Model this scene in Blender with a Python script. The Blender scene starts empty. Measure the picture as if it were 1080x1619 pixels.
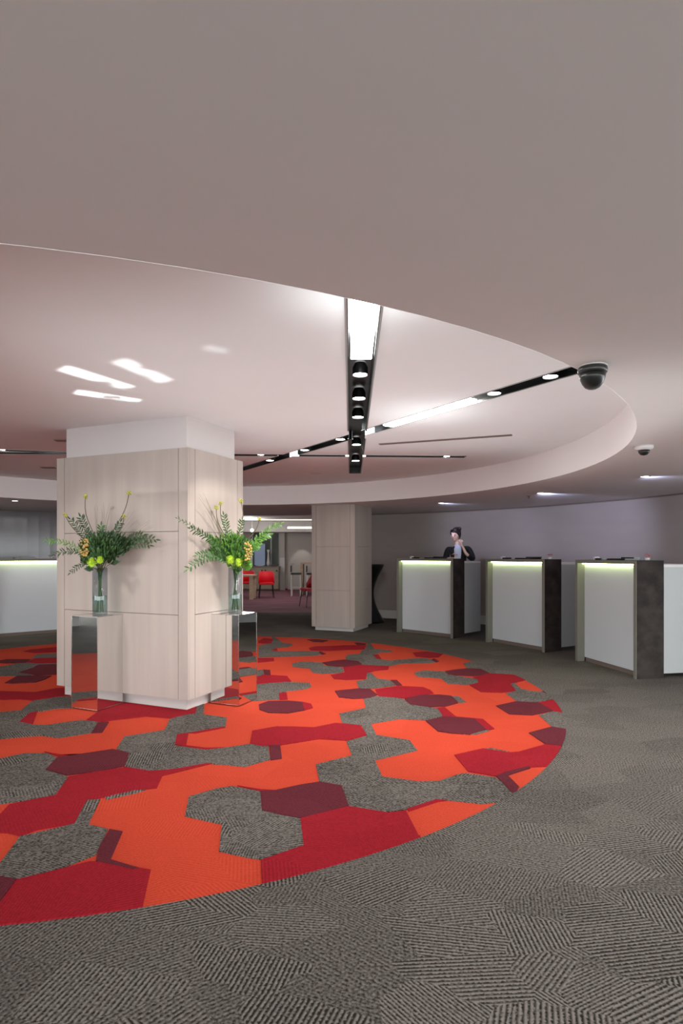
import bpy, bmesh, math, random
from mathutils import Vector, Matrix, noise
random.seed(7)
PI = math.pi
C = bpy.context.scene.collection
scn = bpy.context.scene

# ------------------------------------------------------------------ camera, world, exposure
FPX, HY, HC = 941.0, 877.5, 1.35           # focal length in pixels of a 1080x1619 frame, horizon row, eye height
cam_d = bpy.data.cameras.new('camera'); cam = bpy.data.objects.new('camera', cam_d); C.objects.link(cam)
cam.location = (0, 0, HC); cam.rotation_euler = (PI/2, 0, 0)
cam_d.sensor_fit = 'AUTO'; cam_d.sensor_width = 36
cam_d.lens = FPX/1619*36
cam_d.shift_y = (HY-809.5)/1619
cam_d.clip_start = .05
scn.camera = cam
w = bpy.data.worlds.new('world'); scn.world = w; w.use_nodes = True
w.node_tree.nodes['Background'].inputs[0].default_value = (.93, .98, 1, 1)
w.node_tree.nodes['Background'].inputs[1].default_value = 5.3
scn.view_settings.view_transform = 'Standard'; scn.view_settings.look = 'None'
scn.view_settings.gamma = 1; scn.view_settings.use_curve_mapping = False
scn.view_settings.exposure = .25

def lamp(name, kind, loc, target, watts, col=(1, .96, .91), deg=50, blend=.5, rad=.03, size=1):
    d = bpy.data.lights.new(name, kind); d.energy = watts; d.color = col
    if kind == 'SPOT': d.spot_size = math.radians(deg); d.spot_blend = blend; d.shadow_soft_size = rad
    if kind == 'POINT': d.shadow_soft_size = rad
    if kind == 'AREA': d.size = size
    o = bpy.data.objects.new(name, d); C.objects.link(o); o.location = loc
    o.rotation_euler = (Vector(target)-Vector(loc)).to_track_quat('-Z', 'Y').to_euler()
    return o

# track spots (inside the recessed channels) with the things they point at
SPOTS1 = [(.135, 4.02), (.14, 4.63), (.145, 5.26), (.16, 6.57), (.175, 7.69)]
for i, (x, y) in enumerate(SPOTS1):
    tg = [(-1.02, 5.45, 1.25), (-.6, 4.6, 0), (.7, 5.6, 0), (-.3, 7.0, 0), (.2, 10.4, .9)][i]
    lamp('track_spot_lamp', 'SPOT', (x, y, 2.52), tg, [150, 48, 48, 45, 45][i], deg=[46, 80, 80, 85, 50][i], rad=.012 if i == 0 else .04)
SPOTS2 = [(1.42, 4.06), (1.14, 4.48), (-.03, 6.26), (-.44, 6.9), (-.95, 7.65)]
for i, (x, y) in enumerate(SPOTS2):
    tg = [(2.2, 3.6, 0), (1.7, 5.2, 0), (-.6, 5.9, .3), (-1, 8, 0), (-2.2, 8.8, 0)][i]
    lamp('track_spot_lamp', 'SPOT', (x, y, 2.52), tg, [40, 48, 50, 45, 45][i], deg=85, rad=.04)
# spots of a track left of the frame
lamp('track_spot_lamp', 'SPOT', (-3.32, 3.5, 2.5), (-2.1, 5.35, .95), 62, deg=52, rad=.012)
lamp('track_spot_lamp', 'SPOT', (-3.3, 3.2, 2.5), (-2.6, 4.2, 0), 30, deg=90, rad=.04)
lamp('track_spot_lamp', 'SPOT', (-3.9, 7.0, 2.52), (-4.2, 7.4, 0), 35, deg=95, rad=.04)
lamp('track_spot_lamp', 'SPOT', (-4.6, 5.2, 2.5), (-3.4, 5.2, 0), 30, deg=90, rad=.04)
lamp('wall_wash_lamp', 'SPOT', (-4.6, 8.6, 2.5), (-5.3, 10.2, .6), 26, deg=60, rad=.05)
# added upward fill lamps without fixtures, to brighten the raised ceiling
lamp('ceiling_fill_lamp', 'AREA', (.11, 2.75, 2.3), (.11, 2.75, 5), 1.1, (.95, 1, 1), size=.5)
lamp('ceiling_fill_lamp', 'AREA', (.72, 5.1, 2.25), (.72, 5.1, 5), 1.1, (.95, 1, 1), size=.7)
lamp('ceiling_fill_lamp', 'AREA', (.2, 4.9, 1.9), (.2, 4.9, 5), 19, (.95, 1, 1), size=4.2)
# added narrow lamps imitating spot light thrown up by the mirrored pedestal tops
for (src, tgt, sx, sy, wt, ax) in [((-2.12, 5.20, .84), (-1.31, 3.94, 2.565), .12, .44, .15, (.19, .54, 0)), ((-2.19, 5.20, .9), (-1.68, 4.10, 2.565), .13, .50, .28, (.29, .52, 0)),
                                   ((-2.21, 5.18, .9), (-1.79, 4.57, 2.565), .13, .46, .28, (.43, .32, 0)), ((-.98, 5.45, .84), (-.74, 3.52, 2.565), .06, .12, .015, (.3, .2, 0))]:
    o = lamp('mirror_bounce_standin', 'AREA', src, tgt, wt, (1, .98, .96)); o.data.shape = 'RECTANGLE'; o.data.size = sx; o.data.size_y = sy; o.data.spread = math.radians(2)
    zz = (Vector(src)-Vector(tgt)).normalized(); D = Vector(ax); yy = (D-zz*D.dot(zz)).normalized(); xx = yy.cross(zz)
    o.rotation_euler = Matrix((xx, yy, zz)).transposed().to_euler()
# lamps of the far room
lamp('far_room_lamp', 'POINT', (-1.6, 17.5, 2.3), (0, 0, 0), 34, rad=.2)
lamp('far_room_lamp', 'POINT', (-3.2, 20.5, 2.3), (0, 0, 0), 22, rad=.2)
lamp('far_room_lamp', 'SPOT', (-1.55, 22.2, 2.1), (-1.5, 23, .8), 16, deg=50, rad=.03)

# ------------------------------------------------------------------ materials
def mat(name, col, rough=.6, metal=0, emit=None, es=0, trans=0, ior=1.45, alpha=1, coat=0):
    m = bpy.data.materials.new(name); m.use_nodes = True
    b = m.node_tree.nodes['Principled BSDF']
    b.inputs['Base Color'].default_value = (*col, 1); b.inputs['Roughness'].default_value = rough
    b.inputs['Metallic'].default_value = metal; b.inputs['IOR'].default_value = ior
    b.inputs['Transmission Weight'].default_value = trans; b.inputs['Coat Weight'].default_value = coat
    if emit: b.inputs['Emission Color'].default_value = (*emit, 1); b.inputs['Emission Strength'].default_value = es
    return m
class NT:
    def __init__(s, m): s.t = m.node_tree; s.n = s.t.nodes; s.b = s.n['Principled BSDF']
    def N(s, k, **kw):
        o = s.n.new(k)
        for a, v in kw.items(): setattr(o, a, v)
        return o
    def L(s, a, b): s.t.links.new(a, b)
    def M(s, op, a, b=None, c=None):
        o = s.N('ShaderNodeMath', operation=op)
        for i, v in enumerate((a, b, c)):
            if v is None: continue
            if isinstance(v, (int, float)): o.inputs[i].default_value = v
            else: s.L(v, o.inputs[i])
        return o.outputs[0]
def noisy(name, c1, c2, scale=(8, 8, 8), rough=.6, bump=.0, detail=4, nscale=1, lo=.3, hi=.7, coat=0):
    m = mat(name, c1, rough, coat=coat); t = NT(m)
    g = t.N('ShaderNodeTexCoord'); mp = t.N('ShaderNodeMapping'); mp.inputs['Scale'].default_value = scale
    t.L(g.outputs['Object'], mp.inputs[0])
    n = t.N('ShaderNodeTexNoise'); n.inputs['Scale'].default_value = nscale; n.inputs['Detail'].default_value = detail
    t.L(mp.outputs[0], n.inputs['Vector'])
    r = t.N('ShaderNodeValToRGB'); r.color_ramp.elements[0].position = lo; r.color_ramp.elements[1].position = hi
    r.color_ramp.elements[0].color = (*c1, 1); r.color_ramp.elements[1].color = (*c2, 1)
    t.L(n.outputs[0], r.inputs[0]); t.L(r.outputs[0], t.b.inputs['Base Color'])
    if bump:
        bp = t.N('ShaderNodeBump'); bp.inputs['Strength'].default_value = bump; bp.inputs['Distance'].default_value = .01
        t.L(n.outputs[0], bp.inputs['Height']); t.L(bp.outputs[0], t.b.inputs['Normal'])
    return m
def pile(name, dark, light, k=1.0):
    """loop-pile carpet: patches of ribs running in different directions, woven across the colour fields"""
    m = mat(name, dark, .95); t = NT(m); t.b.inputs['Specular IOR Level'].default_value = .1
    g = t.N('ShaderNodeNewGeometry'); sp = t.N('ShaderNodeSeparateXYZ'); t.L(g.outputs['Position'], sp.inputs[0])
    def cells(scale, metric, rot):
        mp = t.N('ShaderNodeMapping'); mp.inputs['Rotation'].default_value = (0, 0, rot); mp.inputs['Scale'].default_value = (scale, scale*1.5, 0)
        t.L(g.outputs['Position'], mp.inputs[0])
        v = t.N('ShaderNodeTexVoronoi', voronoi_dimensions='2D', distance=metric); v.inputs['Scale'].default_value = 1
        v.inputs['Randomness'].default_value = .9
        t.L(mp.outputs[0], v.inputs['Vector'])
        s = t.N('ShaderNodeSeparateColor'); t.L(v.outputs['Color'], s.inputs[0])
        return s.outputs[0], s.outputs[1], s.outputs[2], v.outputs['Distance']
    a1, b1, c1, d1 = cells(2.7, 'EUCLIDEAN', .5)
    a2, b2, c2, d2 = cells(3.1, 'CHEBYCHEV', -.35)
    sel = t.M('GREATER_THAN', b2, .55)
    def mix(s, x, y): return t.M('ADD', t.M('MULTIPLY', s, y), t.M('MULTIPLY', t.M('SUBTRACT', 1, s), x))
    ang = t.M('MULTIPLY', mix(sel, a1, a2), 6.283)
    con = mix(sel, t.M('MULTIPLY_ADD', b1, .75, .25), 1.0)
    frq = mix(sel, t.M('MULTIPLY_ADD', c1, 180, 340), 380)
    nz = t.N('ShaderNodeTexNoise'); nz.inputs['Scale'].default_value = 95; nz.inputs['Detail'].default_value = 2; t.L(g.outputs['Position'], nz.inputs['Vector'])
    nb = t.N('ShaderNodeTexNoise'); nb.inputs['Scale'].default_value = 1.3; nb.inputs['Detail'].default_value = 1; t.L(g.outputs['Position'], nb.inputs['Vector'])
    u = t.M('ADD', t.M('MULTIPLY', sp.outputs[0], t.M('COSINE', ang)), t.M('MULTIPLY', sp.outputs[1], t.M('SINE', ang)))
    # broad zones where the ribs give way to plain mottled loops
    zone = t.M('MULTIPLY_ADD', nb.outputs[0], -7, 3.4); zc = t.N('ShaderNodeClamp'); t.L(zone, zc.inputs[0])
    near = t.M('MULTIPLY_ADD', sp.outputs[1], -.55, 2.25); nc = t.N('ShaderNodeClamp'); t.L(near, nc.inputs[0])
    keep = t.M('MAXIMUM', t.M('MAXIMUM', zc.outputs[0], nc.outputs[0]), t.M('MULTIPLY', t.M('GREATER_THAN', b2, .8), .9))
    con = t.M('MULTIPLY', con, t.M('MULTIPLY_ADD', keep, .85, .12))
    st = t.M('SINE', t.M('ADD', t.M('MULTIPLY', u, frq), t.M('MULTIPLY', nz.outputs[0], 3.0)))
    mo = t.M('MULTIPLY_ADD', nz.outputs[0], 4.4, -2.2)
    f = t.M('ADD', t.M('ADD', t.M('MULTIPLY_ADD', b1, .16, .38), t.M('MULTIPLY', t.M('MULTIPLY', st, con), .46*k)), t.M('MULTIPLY', mo, .44*k))
    cl = t.N('ShaderNodeClamp'); t.L(f, cl.inputs[0])
    mx = t.N('ShaderNodeMix', data_type='RGBA'); mx.inputs[6].default_value = (*dark, 1); mx.inputs[7].default_value = (*light, 1)
    t.L(cl.outputs[0], mx.inputs[0]); t.L(mx.outputs[2], t.b.inputs['Base Color'])
    bp = t.N('ShaderNodeBump'); bp.inputs['Strength'].default_value = .35; bp.inputs['Distance'].default_value = .004
    t.L(cl.outputs[0], bp.inputs['Height']); t.L(bp.outputs[0], t.b.inputs['Normal'])
    return m
M = {}
M['grey'] = pile('grey_pile', (.020, .0175, .015), (.208, .188, .168))
M['orange'] = pile('orange_pile', (.40, .040, .018), (.60, .072, .036), .55)
M['crimson'] = pile('crimson_pile', (.19, .006, .012), (.34, .016, .026), .55)
M['maroon'] = pile('maroon_pile', (.065, .010, .016), (.145, .026, .036), .55)
M['plum'] = noisy('plum_carpet', (.10, .035, .05), (.24, .10, .13), (.8, 5, 1), .95, nscale=1.2, detail=5)
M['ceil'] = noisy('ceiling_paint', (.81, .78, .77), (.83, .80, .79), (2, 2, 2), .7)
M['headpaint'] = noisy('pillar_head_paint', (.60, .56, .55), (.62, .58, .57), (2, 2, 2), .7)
M['ceilhigh'] = noisy('bounce_offset_white', (.88, .92, .93), (.90, .94, .95), (2, 2, 2), .7)  # lightened and cooled in the colour to offset red light from the carpet
M['wall'] = noisy('wall_plaster', (.31, .265, .25), (.335, .285, .27), (2, 2, 6), .55)
M['wallgloss'] = noisy('lacquered_wall', (.15, .135, .14), (.19, .175, .18), (1, 1, 3), .12)
M['white'] = mat('white_paint', (.58, .565, .55), .5)
M['wood'] = noisy('pale_timber', (.36, .305, .27), (.44, .38, .34), (7, 7, .5), .45, bump=.02, nscale=1.3, detail=7, lo=.2, hi=.8)
M['seam'] = mat('dark_joint', (.16, .12, .10), .8)
M['plinth'] = mat('plinth_laminate', (.50, .47, .45), .4)
M['mirror'] = mat('mirror_glass', (.80, .81, .80), .015, 1)
M['chromeedge'] = mat('mirror_edge', (.55, .52, .48), .2, 1)
M['black'] = mat('black_metal', (.006, .007, .007), .35)
M['blackmat'] = mat('black_fabric', (.008, .009, .013), .8)
M['darkwood'] = noisy('dark_stone_veneer', (.014, .010, .009), (.040, .031, .027), (4, 4, 5), .65, nscale=1.4, detail=7, lo=.35, hi=.7)
M['darkwood'].node_tree.nodes['Principled BSDF'].inputs['Specular IOR Level'].default_value = .2
M['edge'] = mat('olive_grey_edging', (.17, .165, .14), .5)
M['glasswhite'] = mat('back_painted_glass', (.53, .555, .58), .15)
M['panelgrey'] = mat('white_cabinet_board', (.34, .35, .35), .35)
M['led'] = mat('led_strip', (.9, 1, .6), .5, emit=(.80, 1, .42), es=17)
M['lamp'] = mat('lamp_white', (1, 1, 1), .5, emit=(1, .98, .95), es=34)
M['lampfar'] = mat('lamp_far', (1, 1, 1), .5, emit=(1, .97, .86), es=2.2)
M['lampdim'] = mat('lamp_warm', (1, 1, 1), .5, emit=(1, .95, .88), es=9)
M['steel'] = mat('brushed_steel', (.45, .46, .45), .3, 1)
def thin(name, tint, k):
    m = bpy.data.materials.new(name); m.use_nodes = True; t = m.node_tree; t.nodes.clear()
    o = t.nodes.new('ShaderNodeOutputMaterial'); mx = t.nodes.new('ShaderNodeMixShader'); tr = t.nodes.new('ShaderNodeBsdfTransparent'); gl = t.nodes.new('ShaderNodeBsdfGlossy')
    lw = t.nodes.new('ShaderNodeLayerWeight'); lw.inputs[0].default_value = k; tr.inputs[0].default_value = (*tint, 1); gl.inputs['Roughness'].default_value = .03
    pw = t.nodes.new('ShaderNodeMath'); pw.operation = 'POWER'; pw.inputs[1].default_value = 3; t.links.new(lw.outputs['Facing'], pw.inputs[0]); ml = t.nodes.new('ShaderNodeMath'); ml.operation = 'MULTIPLY_ADD'; ml.inputs[1].default_value = .55; ml.inputs[2].default_value = .06; t.links.new(pw.outputs[0], ml.inputs[0]); t.links.new(ml.outputs[0], mx.inputs[0]); t.links.new(tr.outputs[0], mx.inputs[1]); t.links.new(gl.outputs[0], mx.inputs[2]); t.links.new(mx.outputs[0], o.inputs[0]); return m
M['glass'] = thin('tinted_glass', (.68, .735, .77), .5)
M['water'] = thin('water', (.80, .92, .86), .5)
M['leaf1'] = noisy('dark_leaf', (.012, .032, .010), (.035, .085, .022), (30, 30, 30), .45)
M['leaf2'] = noisy('bright_leaf', (.04, .14, .015), (.12, .28, .03), (30, 30, 30), .45)
M['leaf3'] = noisy('mid_leaf', (.022, .070, .018), (.065, .15, .04), (30, 30, 30), .45)
M['lime'] = noisy('lime_petal', (.34, .52, .02), (.52, .70, .06), (60, 60, 60), .6)
M['yellow'] = noisy('yellow_green_bud', (.32, .34, .03), (.52, .50, .10), (80, 80, 80), .6)
M['berry'] = noisy('ochre_berry', (.34, .22, .06), (.60, .38, .12), (50, 50, 50), .5)
M['stem'] = mat('stem', (.10, .09, .035), .6)
M['grass'] = mat('dry_grass', (.13, .12, .06), .7)
M['skin'] = mat('skin', (.75, .50, .43), .5)
M['hair'] = mat('dark_hair', (.012, .006, .006), .45)
M['shirt'] = mat('pale_shirt', (.55, .58, .72), .7)
M['red'] = mat('red_upholstery', (.75, .015, .03), .6)
M['darkred'] = mat('dark_red_upholstery', (.35, .01, .015), .6)
M['oak'] = noisy('table_oak', (.42, .29, .19), (.56, .41, .29), (3, 3, 20), .5)
M['taupe'] = noisy('taupe_veneer', (.30, .25, .19), (.36, .30, .23), (2, 2, 16), .5)
M['counter'] = mat('grey_counter', (.20, .19, .18), .35)
M['greypaint'] = mat('grey_door_paint', (.42, .38, .35), .5)
M['windowdark'] = mat('dark_glazing', (.10, .115, .10), .1)
M['screenblue'] = mat('blue_glass', (.16, .19, .27), .15, emit=(.20, .24, .34), es=.35)
M['pink'] = mat('pink_petal', (.80, .25, .28), .6)
M['tablet'] = mat('tablet_black', (.010, .010, .011), .15)
M['domeblack'] = mat('smoked_dome', (.012, .012, .012), .28)
M['domegrey'] = mat('dark_grey_casing', (.022, .022, .021), .3)
M['vent'] = mat('vent_brown', (.20, .15, .13), .6)

# ------------------------------------------------------------------ builders
def finish(name, bm, m, parent=None, smooth=False):
    bmesh.ops.recalc_face_normals(bm, faces=bm.faces)
    me = bpy.data.meshes.new(name); bm.to_mesh(me); bm.free()
    for mm in (m if isinstance(m, (list, tuple)) else [m]): me.materials.append(M[mm] if isinstance(mm, str) else mm)
    if smooth: me.polygons.foreach_set('use_smooth', [True]*len(me.polygons))
    o = bpy.data.objects.new(name, me); C.objects.link(o)
    if parent: o.parent = parent
    return o
def thing(name, label, cat, loc=(0, 0, 0), rz=0, group=None):
    o = bpy.data.objects.new(name, None); C.objects.link(o); o.location = loc; o.rotation_euler = (0, 0, rz)
    o.empty_display_size = .1
    return tag(o, label, cat, group)
def tag(o, label, cat=None, group=None):
    o['label'] = label
    if cat: o['category'] = cat
    if group: o['group'] = group
    return o
def struct(o, label=None, cat=None):
    o['kind'] = 'structure'
    if label: tag(o, label, cat)
    return o
def box(bm, x0, x1, y0, y1, z0, z1, mx=None, bev=0):
    r = bmesh.ops.create_cube(bm, size=1)['verts']
    for v in r: v.co = Vector(((x0+x1)/2+v.co.x*(x1-x0), (y0+y1)/2+v.co.y*(y1-y0), (z0+z1)/2+v.co.z*(z1-z0)))
    if bev:
        es = list({e for v in r for e in v.link_edges})
        r = bmesh.ops.bevel(bm, geom=es, offset=bev, segments=2, affect='EDGES')['verts']
        r = list({v for v in r})
    if mx:
        for v in r: v.co = mx @ v.co
    return r
def B(*a, **k):
    bm = bmesh.new(); box(bm, *a, **k); return bm
def tube(bm, pts, rads, n=8, cap=True):
    pts = [Vector(p) for p in pts]
    if isinstance(rads, (int, float)): rads = [rads]*len(pts)
    rings = []; up = Vector((.13, .27, .95)).normalized()
    for i, p in enumerate(pts):
        d = (pts[min(i+1, len(pts)-1)]-pts[max(i-1, 0)]).normalized()
        a = d.cross(up)
        if a.length < .05: a = d.cross(Vector((1, 0, 0)))
        a.normalize(); b = d.cross(a)
        rings.append([bm.verts.new(p+(a*math.cos(2*PI*k/n)+b*math.sin(2*PI*k/n))*rads[i]) for k in range(n)])
    for i in range(len(rings)-1):
        for k in range(n): bm.faces.new((rings[i][k], rings[i][(k+1) % n], rings[i+1][(k+1) % n], rings[i+1][k]))
    if cap: bm.faces.new(rings[0]); bm.faces.new(rings[-1])
def lathe(bm, prof, n=32, c=(0, 0, 0), cap=True):
    rings = []
    for r, z in prof:
        rings.append([bm.verts.new((c[0]+r*math.cos(2*PI*k/n), c[1]+r*math.sin(2*PI*k/n), c[2]+z)) for k in range(n)])
    for i in range(len(rings)-1):
        for k in range(n): bm.faces.new((rings[i][k], rings[i][(k+1) % n], rings[i+1][(k+1) % n], rings[i+1][k]))
    if cap:
        bm.faces.new(rings[0]); bm.faces.new(rings[-1])
def prism(bm, pts, z0, z1):
    lo = [bm.verts.new((x, y, z0)) for x, y in pts]; hi = [bm.verts.new((x, y, z1)) for x, y in pts]
    n = len(pts); bm.faces.new(hi); bm.faces.new(lo[::-1])
    for i in range(n): bm.faces.new((lo[i], lo[(i+1) % n], hi[(i+1) % n], hi[i]))
def ball(bm, c, r, sc=(1, 1, 1), seg=10, rings=7):
    v = bmesh.ops.create_uvsphere(bm, u_segments=seg, v_segments=rings, radius=r)['verts']
    for q in v: q.co = Vector((q.co.x*sc[0], q.co.y*sc[1], q.co.z*sc[2]))+Vector(c)
    return v
def copy_tree(o, parent=None):
    c = o.copy(); C.objects.link(c)
    if parent: c.parent = parent
    for ch in [q for q in bpy.data.objects if q.parent == o]: copy_tree(ch, c)
    return c
def fl(px, py): y = FPX*HC/(py-HY); return ((px-540)*y/FPX, y)     # where a sight line meets the floor

# ------------------------------------------------------------------ setting: floor
CX, CY = -1.90, 6.01; CR = 3.90            # round carpet
RX, RY = -2.0, 6.07                        # ceiling recess and curved wall share this centre
RR, WR, ZL, ZH = 4.49, 7.30, HC+.89, HC+1.215
struct(finish('floor', B(-14, 12, -7.5, 14.0, -.1, 0), 'grey'), 'dark grey ribbed loop-pile lobby carpet', 'carpet floor')
struct(finish('floor', B(-14, 12, 14.0, 24.5, -.1, 0), 'plum'), 'mottled plum carpet of the room beyond', 'carpet floor')

# round carpet: orange field with grey, crimson and maroon patches
ZK = {'A': (380, 1000, 5.4), 'B': (560, 1000, 5.4), 'C': (720, 1030, 5.4), 'D': (0, 1010, 5.4), 'E': (180, 1090, 3.857),
      'F': (440, 1090, 3.857), 'G': (660, 1100, 3.857), 'H': (0, 1140, 4.154), 'I': (0, 1260, 4.154), 'J': (230, 1220, 3.857), 'K': (460, 1200, 3.0)}
PATCH = '''
c A 155,75 200,50 280,58 265,95 190,95 155,90
g A 270,30 325,60 360,90 440,97 450,108 410,125 320,133 270,150 300,162 400,163 520,160 690,165 720,185 640,200 450,205 155,215 155,120 190,105 270,92
c A 265,150 310,135 320,160 300,162
m A 570,62 640,60 750,70 700,85 620,80
c A 585,135 640,120 780,118 880,112 1075,108 1060,148 940,150 760,160 600,155
m A 975,90 1010,90 1075,98 1060,112 1000,108
m A 680,163 730,185 700,192 670,175
g B 100,140 110,80 135,80 170,140 320,155 330,168 225,172 170,195 230,230 300,240 500,225 600,220 690,240 720,252 640,265 400,268 300,290 60,280 0,245 -70,240 -75,205 -40,190 50,185 60,160
c A 150,220 285,220 290,245 150,260
g A 440,270 510,252 600,250 700,260 720,285 870,300 890,325 860,348 700,355 620,345 590,310 450,295
m A 700,260 830,240 900,235 1010,250 1040,275 1000,285 880,295 750,290
c B -95,300 60,280 300,290 290,320 180,330 110,350 100,400 -60,408 -170,400 -200,365 -80,345
m A 195,320 255,325 260,365 205,362
g A 60,330 195,320 205,365 100,390
c A 60,410 200,362 400,375 435,420 340,430 250,435 60,455
g A 60,450 250,430 430,425 590,432 610,465 560,485 400,505 330,520 335,575 60,590
c A 330,520 395,515 405,575 335,578
m F -118,95 -60,75 60,72 145,80 160,130 60,148 -60,145 -115,125
c F 145,78 200,90 212,115 160,130
g B 20,420 110,400 105,350 140,345 200,395 310,410 360,455 180,480 40,480
m F 345,12 480,-2 560,0 605,35 560,55 460,60 370,50
c B 160,195 205,190 235,230 195,228
c B 500,175 620,165 760,185 720,215 640,220 530,210
m B 680,225 725,250 700,258 660,240
g C 65,105 165,80 330,100 290,185 215,155 100,145
g B 510,345 600,325 780,335 830,365 1050,400 1060,430 960,450 800,440 740,395 540,380
m C -88,172 0,158 100,148 215,152 295,190 160,215 20,208 -60,200
m B 310,410 365,410 410,455 360,455
c B 180,490 380,460 590,470 650,495 680,525 560,540 430,565 210,550
m B 430,570 560,540 720,535 830,545 890,605 780,635 620,640 470,615
g B 830,545 890,548 960,600 900,605
g F 520,60 605,42 760,58 805,95 970,118 1005,165 910,190 740,183 565,213 600,280 800,312 850,375 590,435 635,535 860,565 980,562 1100,520 K 830,70 970,90 1056,153 1100,200 950,212 900,215 740,198 680,198 550,242 450,255 275,228 240,130 135,108 F 230,460 450,405 415,320 540,285 510,225 390,205 372,150 535,115
c G 120,78 165,72 235,130 160,130
m G 50,155 170,130 350,145 420,210 320,240 210,232 125,220
c G 160,132 235,130 400,145 470,205 430,212 410,205 350,147
g G 280,238 420,212 445,215 360,238
m G 480,65 600,38 740,45 830,95 700,122 560,115
c G 740,45 860,18 910,108 820,97
c C 150,225 290,190 400,195 540,205 610,245 550,260 470,280 520,340 400,355 220,350 120,290 200,270 190,240
g C 470,280 500,265 560,320 650,340 760,345 850,375 890,400 700,435 620,440 520,425 430,360 520,340
m C 740,345 780,338 840,380 790,370
g G 740,120 830,97 900,108 930,210 820,190
g C 215,152 300,120 500,130 660,240 540,205 400,195 290,190
m G 680,230 820,193 925,210 900,312 780,298
c G 225,365 400,325 560,350 620,345 780,300 900,312 890,345 800,435 680,440 480,495 310,465
m G 540,470 680,435 690,445 550,490 620,560 590,610 480,495
g G 390,325 450,322 560,345 520,350
c K 550,240 690,195 740,200 700,205 560,252
c K 45,285 275,228 460,258 545,248 605,365 700,420 0,700 -130,680 J 710,660 705,545 965,455 945,290
m J 700,125 790,120 950,85 1060,68 K 240,130 275,228 J 950,288 830,270 710,240
g J 265,155 440,105 530,92 700,125 710,240 830,270 945,290 965,455 700,540 630,530 450,490 465,325 350,300 240,275
c J 560,90 700,112 800,118 700,125
g E 500,130 500,60 550,60 550,155 690,175 680,230 460,268 385,275 375,345 560,370 700,355 830,335 940,345 955,430 800,475 700,465 560,455 400,485 240,505 60,475 95,390 15,365 65,290 310,250 340,185
c E 385,278 455,268 440,350 372,340
c E 455,268 660,232 680,235 500,270
c E 440,345 560,360 680,358 560,372 400,350
m E 950,345 1015,345 1025,425 955,435
c F 0,230 100,230 220,235 350,208 500,222 540,280 420,315 250,305 0,345 E 900,350 830,335 845,255 1000,228
c E 60,475 240,505 400,485 560,455 600,455 300,530 230,525
c H 450,370 640,335 820,310 990,333 1085,325 1030,445 880,460 690,505 570,525 I 485,180 250,220 130,262 50,240 -80,240 -80,130 0,120 60,55 H 370,490
g H 690,505 880,460 960,455 900,475 700,520
g I 570,25 660,20 580,185 710,215 650,340 630,385 440,460 300,500 130,545 0,530 -90,520 -120,500 0,440 130,265 490,180
m I 720,220 805,235 725,420 910,475 880,485 630,430 650,340
m I -190,500 0,530 110,550 40,640 0,700 -190,700
c I 110,550 300,505 590,430 720,440 990,485 930,760 400,900 -60,950 -190,900 0,700
g H 0,250 160,215 310,215 375,245 300,325 450,370 360,490 140,530 0,550 -160,570 -260,480 -160,260
c H 290,205 400,225 480,235 560,220 400,240
m H 375,245 480,230 740,190 850,215 820,300 640,335 440,360 300,325
g D -90,640 180,612 240,560 290,530 400,515 520,495 700,500 700,592 480,600 250,640 165,712 290,738 400,740 560,715 700,698 800,708 855,715 H 640,10 605,80 480,100 380,115 270,98 120,110 -80,130 -150,60
m H 645,15 715,10 670,80 600,82
c D 165,712 250,640 320,620 280,735
c D 740,695 830,632 1050,540 E 120,70 440,90 510,70 500,148 440,158 350,180 200,168 0,190 D 850,715
c D -110,450 0,450 300,460 480,425 600,420 600,490 360,515 280,530 170,522 0,525 -110,525
m D 40,380 150,320 440,320 380,350 300,375 110,385
g D -90,245 40,235 130,215 280,215 320,240 280,250 350,270 330,310 150,320 -60,320
m D -70,200 60,178 260,178 220,210 50,212
c D 250,190 300,170 560,160 560,210 320,215 220,205
m D 280,250 330,225 560,220 560,255 350,262
c D 350,290 380,265 500,265 460,290
g D 270,165 320,135 650,115 650,155 450,165
c D 200,110 260,95 520,70 520,115 300,125
'''
NC = 128
circle = [(CX+CR*math.cos(2*PI*k/NC), CY+CR*math.sin(2*PI*k/NC)) for k in range(NC)]
def clip(poly):
    out = poly
    for i in range(NC):
        a = circle[i]; b = circle[(i+1) % NC]; src = out; out = []
        if not src: return []
        f = lambda p: (b[0]-a[0])*(p[1]-a[1])-(b[1]-a[1])*(p[0]-a[0])
        for j in range(len(src)):
            p, q = src[j], src[(j+1) % len(src)]; fp, fq = f(p), f(q)
            if fp >= 0: out.append(p)
            if (fp >= 0) != (fq >= 0):
                s = fp/(fp-fq); out.append((p[0]+(q[0]-p[0])*s, p[1]+(q[1]-p[1])*s))
    res = []
    for p in out:
        if not res or math.dist(p, res[-1]) > 1e-4: res.append(p)
    return res
rug = thing('round_carpet', 'round orange carpet inlay with grey, crimson and maroon hexagon patches around the pillar', 'carpet', (CX, CY, 0))
NP = [0]
def lay(pts, col, lvl, nm='carpet_patch'):
    pts = clip(pts)
    if len(pts) < 3: return
    NP[0] += 1; bm = bmesh.new(); prism(bm, [(x-CX, y-CY) for x, y in pts], .0004, .001+lvl*.0016+NP[0]*.000012)
    o = finish(nm, bm, col, rug)
    return o
tag(lay(circle, 'orange', 0, 'carpet_field'), 'orange ground of the round carpet')
COLS = {'g': 'grey', 'c': 'crimson', 'm': 'maroon', 'o': 'orange'}; LV = {'o': 1, 'g': 2, 'c': 3, 'm': 4}
for line in PATCH.strip().splitlines():
    tk = line.split(); key = None; pts = []
    for s in tk[1:]:
        if s in ZK: key = ZK[s]; continue
        u, v = map(float, s.split(',')); pts.append(fl(key[0]+u/key[2], key[1]+v/key[2]))
    lay(pts, COLS[tk[0]], LV[tk[0]])
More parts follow.
